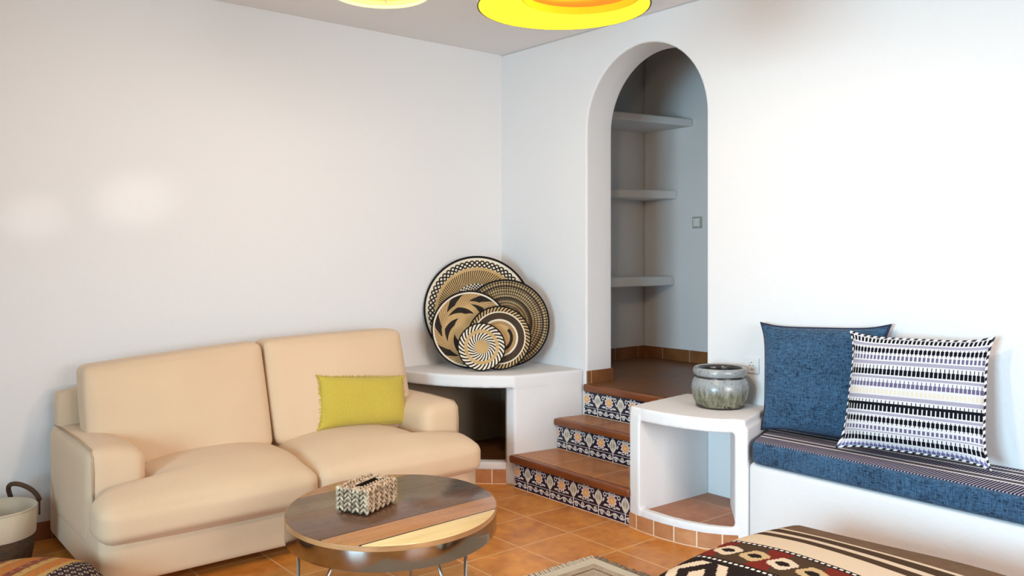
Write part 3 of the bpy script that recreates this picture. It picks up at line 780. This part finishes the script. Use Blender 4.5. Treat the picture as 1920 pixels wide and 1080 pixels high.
# ------------------------------------------------------------------ braided tissue box
def braid_mat():
    m = Mat('braided_water_hyacinth'); x, y, z, v = m.coords('Object')
    n = m.noise(v, 60, 3, 0.7); b = m.noise(v, 220, 2)
    col = m.mix((n * 2.4 - 0.68).clamp(), (0.10, 0.040, 0.016), (0.80, 0.62, 0.42))
    return m.out(col, 0.8, b, 0.4, 0.002, spec=0.2)
BR = braid_mat()
bxc = Vector((-2.16, -1.80, TZ + 0.0008))
ang = radians(25.4)
tbx = thing('tissue_box', bxc, 'braided brown wicker tissue box on the coffee table', 'tissue box', rot=Matrix.Rotation(ang, 3, 'Z'))
LX, LY, LZ = 0.218, 0.150, 0.102        # local x = long side
g = G()
def ell(g, c, d, n, a, b, h):
    """a plump strand piece: centre c, long direction d, surface normal n"""
    d = Vector(d).normalized(); n = Vector(n).normalized(); s = n.cross(d); vs = []; fs = []; M_, N_ = 5, 7
    for i in range(M_ + 1):
        ph = -pi / 2 + pi * i / M_
        for k in range(N_):
            q = 2 * pi * k / N_
            vs.append(Vector(c) + d * (a * sin(ph)) + s * (b * cos(ph) * cos(q)) + n * (h * cos(ph) * sin(q)))
    for i in range(M_):
        fs += [(i * N_ + k, i * N_ + (k + 1) % N_, (i + 1) * N_ + (k + 1) % N_, (i + 1) * N_ + k) for k in range(N_)]
    g.add(vs, fs)
core = G().soft((-LX / 2 + 0.006, -LY / 2 + 0.006, 0.0005), (LX / 2 - 0.006, LY / 2 - 0.006, LZ - 0.006), 0.01, 6)
def face(org, ud, vd, n, W, Hh, skip=None):
    ud, vd, n = Vector(ud), Vector(vd), Vector(n); cols = max(2, round(W / 0.034)); cw = W / cols; rows = max(2, round(Hh / 0.019))
    rh = Hh / rows
    for c in range(cols):
        for r_ in range(rows):
            for sg in (-1, 1):
                u = (c + 0.5 + sg * 0.23) * cw; v = (r_ + 0.5 + (0.25 if sg > 0 else 0)) * rh
                v = min(v, Hh - rh * 0.35)
                if skip and skip(u, v): continue
                p = Vector(org) + ud * u + vd * v
                ell(g, p, ud * (-sg * 0.8) + vd * 1.0, n, rh * 0.80, cw * 0.165, 0.008)
face((-LX / 2, -LY / 2 + 0.004, 0.006), (1, 0, 0), (0, 0, 1), (0, -1, 0), LX, LZ - 0.008)
face((LX / 2, LY / 2 - 0.004, 0.006), (-1, 0, 0), (0, 0, 1), (0, 1, 0), LX, LZ - 0.008)
face((-LX / 2 + 0.004, LY / 2, 0.006), (0, -1, 0), (0, 0, 1), (-1, 0, 0), LY, LZ - 0.008)
face((LX / 2 - 0.004, -LY / 2, 0.006), (0, 1, 0), (0, 0, 1), (1, 0, 0), LY, LZ - 0.008)
slot = lambda u, v: abs(u - LY / 2) < 0.022 and abs(v - LX / 2) < 0.072
face((-LX / 2, LY / 2, LZ - 0.005), (0, -1, 0), (1, 0, 0), (0, 0, 1), LY, LX, slot)
link('core', core, plain('dark_wicker_core', (0.05, 0.025, 0.012), 0.9), tbx, local=True)
link('braiding', g, BR, tbx, local=True)
link('slot', G().soft((-0.072, -0.017, LZ - 0.0065), (0.072, 0.017, LZ - 0.0035), 0.001, 6), HOLE, tbx, local=True)  # near-black sheet in place of the shade inside the opening

# ------------------------------------------------------------------ kilim pouf (right foreground)
PC, PHX = (-1.305, -3.375), 0.505
def pouf_mat():
    m = Mat('flowered_kilim'); x, y, z, v = m.coords('Object')
    a = (PHX - x - 0.10) + (m.noise(m.vec(0.0, y * 4, z * 4), 1, 2) - 0.5) * 0.012         # distance from the far edge
    t = y + (PC[1] - -3.02)                      # zero at the first flower
    w_ = m.noise(v, 260, 2)
    brown, cream, dark, red, tan = (0.075, 0.042, 0.022), (0.72, 0.58, 0.42), (0.020, 0.012, 0.010), (0.19, 0.024, 0.014), (0.58, 0.42, 0.22)
    col = m.mix(m.noise(v, 20, 3), (0.14, 0.08, 0.045), (0.22, 0.135, 0.08))
    for a0, a1, c in ((0.115, 0.135, cream), (0.135, 0.192, brown), (0.192, 0.225, cream), (0.225, 0.272, brown), (0.272, 0.40, cream), (0.40, 0.425, dark), (0.425, 0.60, brown), (0.60, 0.628, dark), (0.628, 0.86, dark), (0.86, 2.0, cream)):
        col = m.mix(a.between(a0, a1), col, c)
    jag = lambda q, s: (q / s).floor() * s
    tt = jag(t, 0.006); aa = jag(a, 0.006)
    P = 0.108
    f = (tt / P + 0.5).fract() - 0.5; ft = f * P
    idn = (tt / P + 0.5).floor().mod(2.0)
    inb = a.between(0.425, 0.60)
    # red and brown diamonds between flowers
    mid = (ft.abs() - P / 2).abs(); da = (aa - 0.512).abs()
    side = ((tt / P).floor()).mod(2.0) < 0.5
    col = m.mix(inb & side & ((mid * 1.3 - da * 0.35) < 0.032), col, red)
    d = (ft * ft + (aa - 0.512) * (aa - 0.512)).sqrt()
    lob = (m.atan2(aa - 0.512, ft) * 4).sin() * 0.005
    col = m.mix(inb & (d < lob + 0.047), col, m.mix(idn, cream, tan))
    col = m.mix(inb & ((ft * ft * 0.6 + (aa - 0.512) * (aa - 0.512) * 1.4).sqrt() < 0.0195), col, dark)
    for a0 in (0.412, 0.614):
        dot = (((t / 0.022).fract() - 0.5).abs() < 0.30) & ((a - a0).abs() < 0.0055)
        col = m.mix(dot, col, (0.82, 0.76, 0.68))
    # big hooked hexagons of the next band
    P2 = 0.24; f2 = ((tt + 0.04) / P2 + 0.5).fract() - 0.5; x2 = (f2 * P2).abs(); d2 = (aa - 0.745).abs()
    hexa = (x2 + d2 * 0.6)
    inb2 = a.between(0.645, 0.85)
    col = m.mix(inb2 & (hexa < 0.115), col, cream); col = m.mix(inb2 & (hexa < 0.075), col, dark); col = m.mix(inb2 & (hexa < 0.03), col, cream)
    return m.out(col, 0.95, w_ + (a / 0.004).fract() * 0.4, 0.35, 0.003, spec=0.1)
def pd(x, y, z):
    # softened plan corners, sagging skirt
    dx, dy = (x - PC[0]) / PHX, (y - PC[1]) / 0.50
    k = 1 - 0.085 * (dx * dx) * (dy * dy)
    return (PC[0] + (x - PC[0]) * k, PC[1] + (y - PC[1]) * k, z + (0.012 * sin(6 * x) * cos(5 * y) if z > 0.3 else 0))
o = link('kilim_pouf', G().soft((PC[0] - PHX, PC[1] - 0.50, 0.0008), (PC[0] + PHX, PC[1] + 0.50, 0.383), 0.10, 30, (0.012, 0.012, 0.030), pd), pouf_mat())
tag(o, 'large square pouf covered in a brown and cream flowered kilim beside the bench', 'pouf')

# ------------------------------------------------------------------ round kilim pouf (left foreground)
def pouf2_mat():
    m = Mat('rust_kilim_patchwork'); x, y, z, v = m.coords('Object')
    s = x * 0.72 + y * 0.69; q = x * 0.69 - y * 0.72
    n = m.noise(m.vec(s * 60, q * 60, z * 60), 1, 3, 0.7); n2 = m.noise(v, 18, 3)
    red, orange, ochre = m.mix(n, (0.10, 0.018, 0.015), (0.40, 0.13, 0.07)), m.mix(n, (0.40, 0.10, 0.02), (0.62, 0.27, 0.07)), m.mix(n, (0.42, 0.22, 0.06), (0.62, 0.42, 0.16))
    k = q + 0.30
    col = red
    for a0, a1, c in ((0.16, 0.20, ochre), (0.20, 0.27, orange), (0.27, 0.31, red), (0.31, 0.345, ochre), (0.345, 0.40, orange), (0.40, 0.425, ochre)):
        col = m.mix(k.between(a0, a1), col, c)
    fs_ = (s / 0.034).fract() - 0.5; fq = (q / 0.030).fract() - 0.5
    dd = fs_.abs() + fq.abs()
    net = m.mix(dd.between(0.22, 0.36), (0.045, 0.025, 0.03), (0.62, 0.52, 0.36))
    col = m.mix(k > 0.425, col, net)
    sp_ = (((s / 0.05).fract() - 0.5).abs() + ((q / 0.035).fract() - 0.5).abs()) < 0.22
    col = m.mix(sp_ & (k < 0.40), col, m.mix(n2, (0.14, 0.02, 0.02), (0.60, 0.40, 0.2)))
    return m.out(col, 0.95, n, 0.5, 0.004, spec=0.1)
pr = [(0.002, 0.0008), (0.26, 0.0008), (0.305, 0.03), (0.325, 0.09), (0.32, 0.15), (0.29, 0.185), (0.235, 0.208), (0.15, 0.220), (0.07, 0.225), (0.002, 0.226)]
o = link('round_pouf', G().lathe(pr, (-3.31, -1.12, 0), 72), pouf2_mat())
tag(o, 'round rust-red patchwork kilim pouf on the floor left of the sofa', 'pouf')

# ------------------------------------------------------------------ floor basket
CANV = cloth('cream_canvas', (0.52, 0.42, 0.29), (0.70, 0.60, 0.46), 200, 0.3)
def weave_mat():
    m = Mat('dark_seagrass'); x, y, z, v = m.coords('Object')
    n = m.noise(m.vec(x * 40, y * 40, z * 160), 1, 3, 0.6)
    return m.out(m.mix(n, (0.016, 0.008, 0.004), (0.13, 0.07, 0.03)), 0.85, n, 0.6, 0.006)
BC = (-3.245, -0.285)
t = thing('floor_basket', (BC[0], BC[1], 0), 'dark woven floor basket with cream canvas top by the left edge of the sofa', 'basket')
link('woven_body', G().lathe([(0.02, 0.001), (0.135, 0.001), (0.150, 0.02), (0.160, 0.08), (0.165, 0.148), (0.155, 0.148), (0.148, 0.08), (0.135, 0.025), (0.02, 0.02)], (BC[0], BC[1], 0), 64), weave_mat(), t)
link('canvas_top', G().lathe([(0.1652, 0.144), (0.169, 0.15), (0.172, 0.268), (0.168, 0.27), (0.164, 0.268), (0.158, 0.15)], (BC[0], BC[1], 0), 64, False), CANV, t)
link('rim_binding', G().tube([(BC[0] + 0.170 * cos(k * pi / 24), BC[1] + 0.170 * sin(k * pi / 24), 0.27) for k in range(48)], 0.005, 8, True), CANV, t)
ROPE = plain('brown_rope', (0.085, 0.040, 0.018), 0.85, nscale=120, var=0.5)
def handle(a0):
    c = Vector((BC[0], BC[1], 0)); rad = Vector((cos(a0), sin(a0), 0)); tg = Vector((-sin(a0), cos(a0), 0))
    pts = []
    for k in range(17):
        q = pi * k / 16
        pts.append(c + rad * (0.172 - 0.05 * sin(q)) + tg * (0.085 * cos(q)) + Vector((0, 0, 0.268 + 0.085 * sin(q) ** 0.8)))
    h = link('handle', G().tube(pts, 0.011, 10), ROPE, t)
    for s_ in (0, -1):
        p = pts[s_]; link('strap', G().tube([p + Vector((0, 0, 0.01)), p - Vector((0, 0, 0.07))], 0.004, 6), ROPE, h)
handle(radians(35)); handle(radians(215))

# ------------------------------------------------------------------ rug
def rug_mat():
    m = Mat('beige_flatweave'); x, y, z, v = m.coords('World')
    n = m.noise(v, 220, 2); b = m.noise(v, 25, 3)
    ex = -1.045 - x; ey = -1.985 - y
    col = m.mix((n * 1.8 + b * 0.6 - 0.7).clamp(), (0.26, 0.17, 0.10), (0.66, 0.55, 0.42))
    col = m.mix(((ex < 0.055) | (ey < 0.055)), col, m.mix(n, (0.55, 0.47, 0.34), (0.74, 0.66, 0.52)))
    ln = (((ex - 0.10).abs() < 0.004) & (ey > 0.1)) | (((ey - 0.10).abs() < 0.004) & (ex > 0.1))
    col = m.mix(ln & (n > 0.42), col, (0.07, 0.045, 0.03))
    return m.out(col, 0.95, n, 0.5, 0.004, spec=0.1)
RUGM = rug_mat()
rg = thing('rug', (-1.9, -2.38, 0), 'beige flat-woven rug with fringed edge on the terracotta floor', 'rug')
link('rug_field', G().box((-2.75, -2.80, 0.0008), (-1.045, -1.985, 0.009)), RUGM, rg, smooth=False, bevel=0.003)
def fringe(pts, nrm, mat):
    g = G()
    for p in pts:
        p = Vector(p); d = Vector(nrm); s_ = Vector((-d.y, d.x, 0)) * random.uniform(-0.008, 0.008); L = random.uniform(0.026, 0.046)
        g.tube([p + Vector((0, 0, 0.006)), p + d * L * 0.5 + s_ * 0.5 + Vector((0, 0, 0.0085)), p + d * L + s_ + Vector((0, 0, 0.004))], [0.0042, 0.0052, 0.0035], 6)
    f = link('fringe', g, mat, rg); f['kind'] = 'stuff'
FR1 = cloth('cream_fringe', (0.50, 0.40, 0.27), (0.74, 0.64, 0.48), 200); FR2 = cloth('brown_fringe', (0.10, 0.05, 0.025), (0.42, 0.28, 0.17), 60)
fringe([(-1.045 - 0.014 * k, -1.985, 0) for k in range(121)], (0, 1, 0), FR1)
fringe([(-1.045, -1.985 - 0.013 * k, 0) for k in range(62)], (1, 0, 0), FR2)

# ------------------------------------------------------------------ pendant lamps
def glow(name, col, ek, var=0.2):
    m = Mat(name); v = m.coords('Object')[3]; n = m.noise(v, 14, 3)
    c = m.mix(n, tuple(q * (1 - var) for q in col), col)
    return m.out(tuple(q * q * 0.22 for q in col), 0.8, spec=0.0, emit=c, ek=ek)
RIMB = plain('black_rim', (0.012, 0.010, 0.008), 0.5)
CORD = plain('lamp_cord', (0.70, 0.68, 0.64), 0.6)
def pendant(c, zr, label, R, big):
    t = thing('pendant_lamp', (c[0], c[1], zr), label, 'lamp')
    if big:
        pr = [(R, 0.0), (R * 0.97, 0.05), (R * 0.86, 0.12), (R * 0.62, 0.18), (R * 0.30, 0.215), (0.03, 0.225)]
        link('shade', G().lathe(pr + [(r - 0.004, z - 0.003) for r, z in pr[::-1]], (c[0], c[1], zr), 72, False), glow('yellow_lit_shade', (1.0, 0.80, 0.06), 0.95), t)
        link('rim', G().tube([(c[0] + R * cos(k * pi / 48), c[1] + R * sin(k * pi / 48), zr) for k in range(96)], 0.0028, 8, True), RIMB, t)
        ox, oy = 0.045, -0.037
        link('inner_shade', G().lathe([(0.205, 0.030), (0.202, 0.09), (0.15, 0.13), (0.148, 0.127), (0.198, 0.088), (0.201, 0.030)], (c[0] + ox, c[1] + oy, zr), 64, False), glow('orange_inner_shade', (1.0, 0.36, 0.03), 0.75, 0.3), t)
        link('diffuser', G().lathe([(0.002, 0.055), (0.198, 0.055), (0.198, 0.059), (0.002, 0.059)], (c[0] + ox, c[1] + oy, zr), 48, False), glow('amber_diffuser', (1.0, 0.42, 0.04), 0.75), t)
        zt = 0.225
    else:
        link('shade', G().lathe([(R, 0.0), (R, 0.10), (R - 0.003, 0.10), (R - 0.003, 0.0)], (c[0], c[1], zr), 64, False), glow('cream_lit_shade', (1.0, 0.85, 0.30), 0.95), t)
        link('rim', G().tube([(c[0] + R * cos(k * pi / 48), c[1] + R * sin(k * pi / 48), zr) for k in range(96)], 0.007, 8, True), glow('pale_rim', (1.0, 0.90, 0.45), 0.9, 0.1), t)
        link('diffuser', G().lathe([(0.002, 0.022), (R - 0.012, 0.022), (R - 0.012, 0.026), (0.002, 0.026)], (c[0], c[1], zr), 48, False), glow('yellow_diffuser', (1.0, 0.78, 0.22), 0.92, 0.1), t)
        for k in range(3):
            a = AX + k * pi / 3
            link('spoke', G().tube([(c[0] + (R - 0.004) * cos(a), c[1] + (R - 0.004) * sin(a), zr + 0.012), (c[0] - (R - 0.004) * cos(a), c[1] - (R - 0.004) * sin(a), zr + 0.012)], 0.003, 6), FRAME, t)
        zt = 0.10
        link('top_ring', G().lathe([(0.02, 0.095), (R - 0.002, 0.095), (R - 0.002, 0.10), (0.02, 0.10)], (c[0], c[1], zr), 48, True), FRAME, t)
    link('cord', G().tube([(c[0], c[1], zr + zt - 0.004), (c[0], c[1], H - 0.02)], 0.004, 8), CORD, t)
    link('ceiling_rose', G().lathe([(0.002, -0.03), (0.04, -0.026), (0.05, -0.001), (0.002, -0.001)], (c[0], c[1], H), 32, False), CORD, t)
    bulb('pendant_light', (c[0], c[1], zr - 0.03), 47 if big else 19, (1.0, 0.76, 0.55), 0.08)
pendant((-1.881, -2.668), 2.31, 'large yellow glowing pendant lamp shade with thin black rim', 0.30, True)
pendant((-2.082, -1.769), 2.53, 'small pale yellow pendant lamp left of the black-rimmed one', 0.20, False)
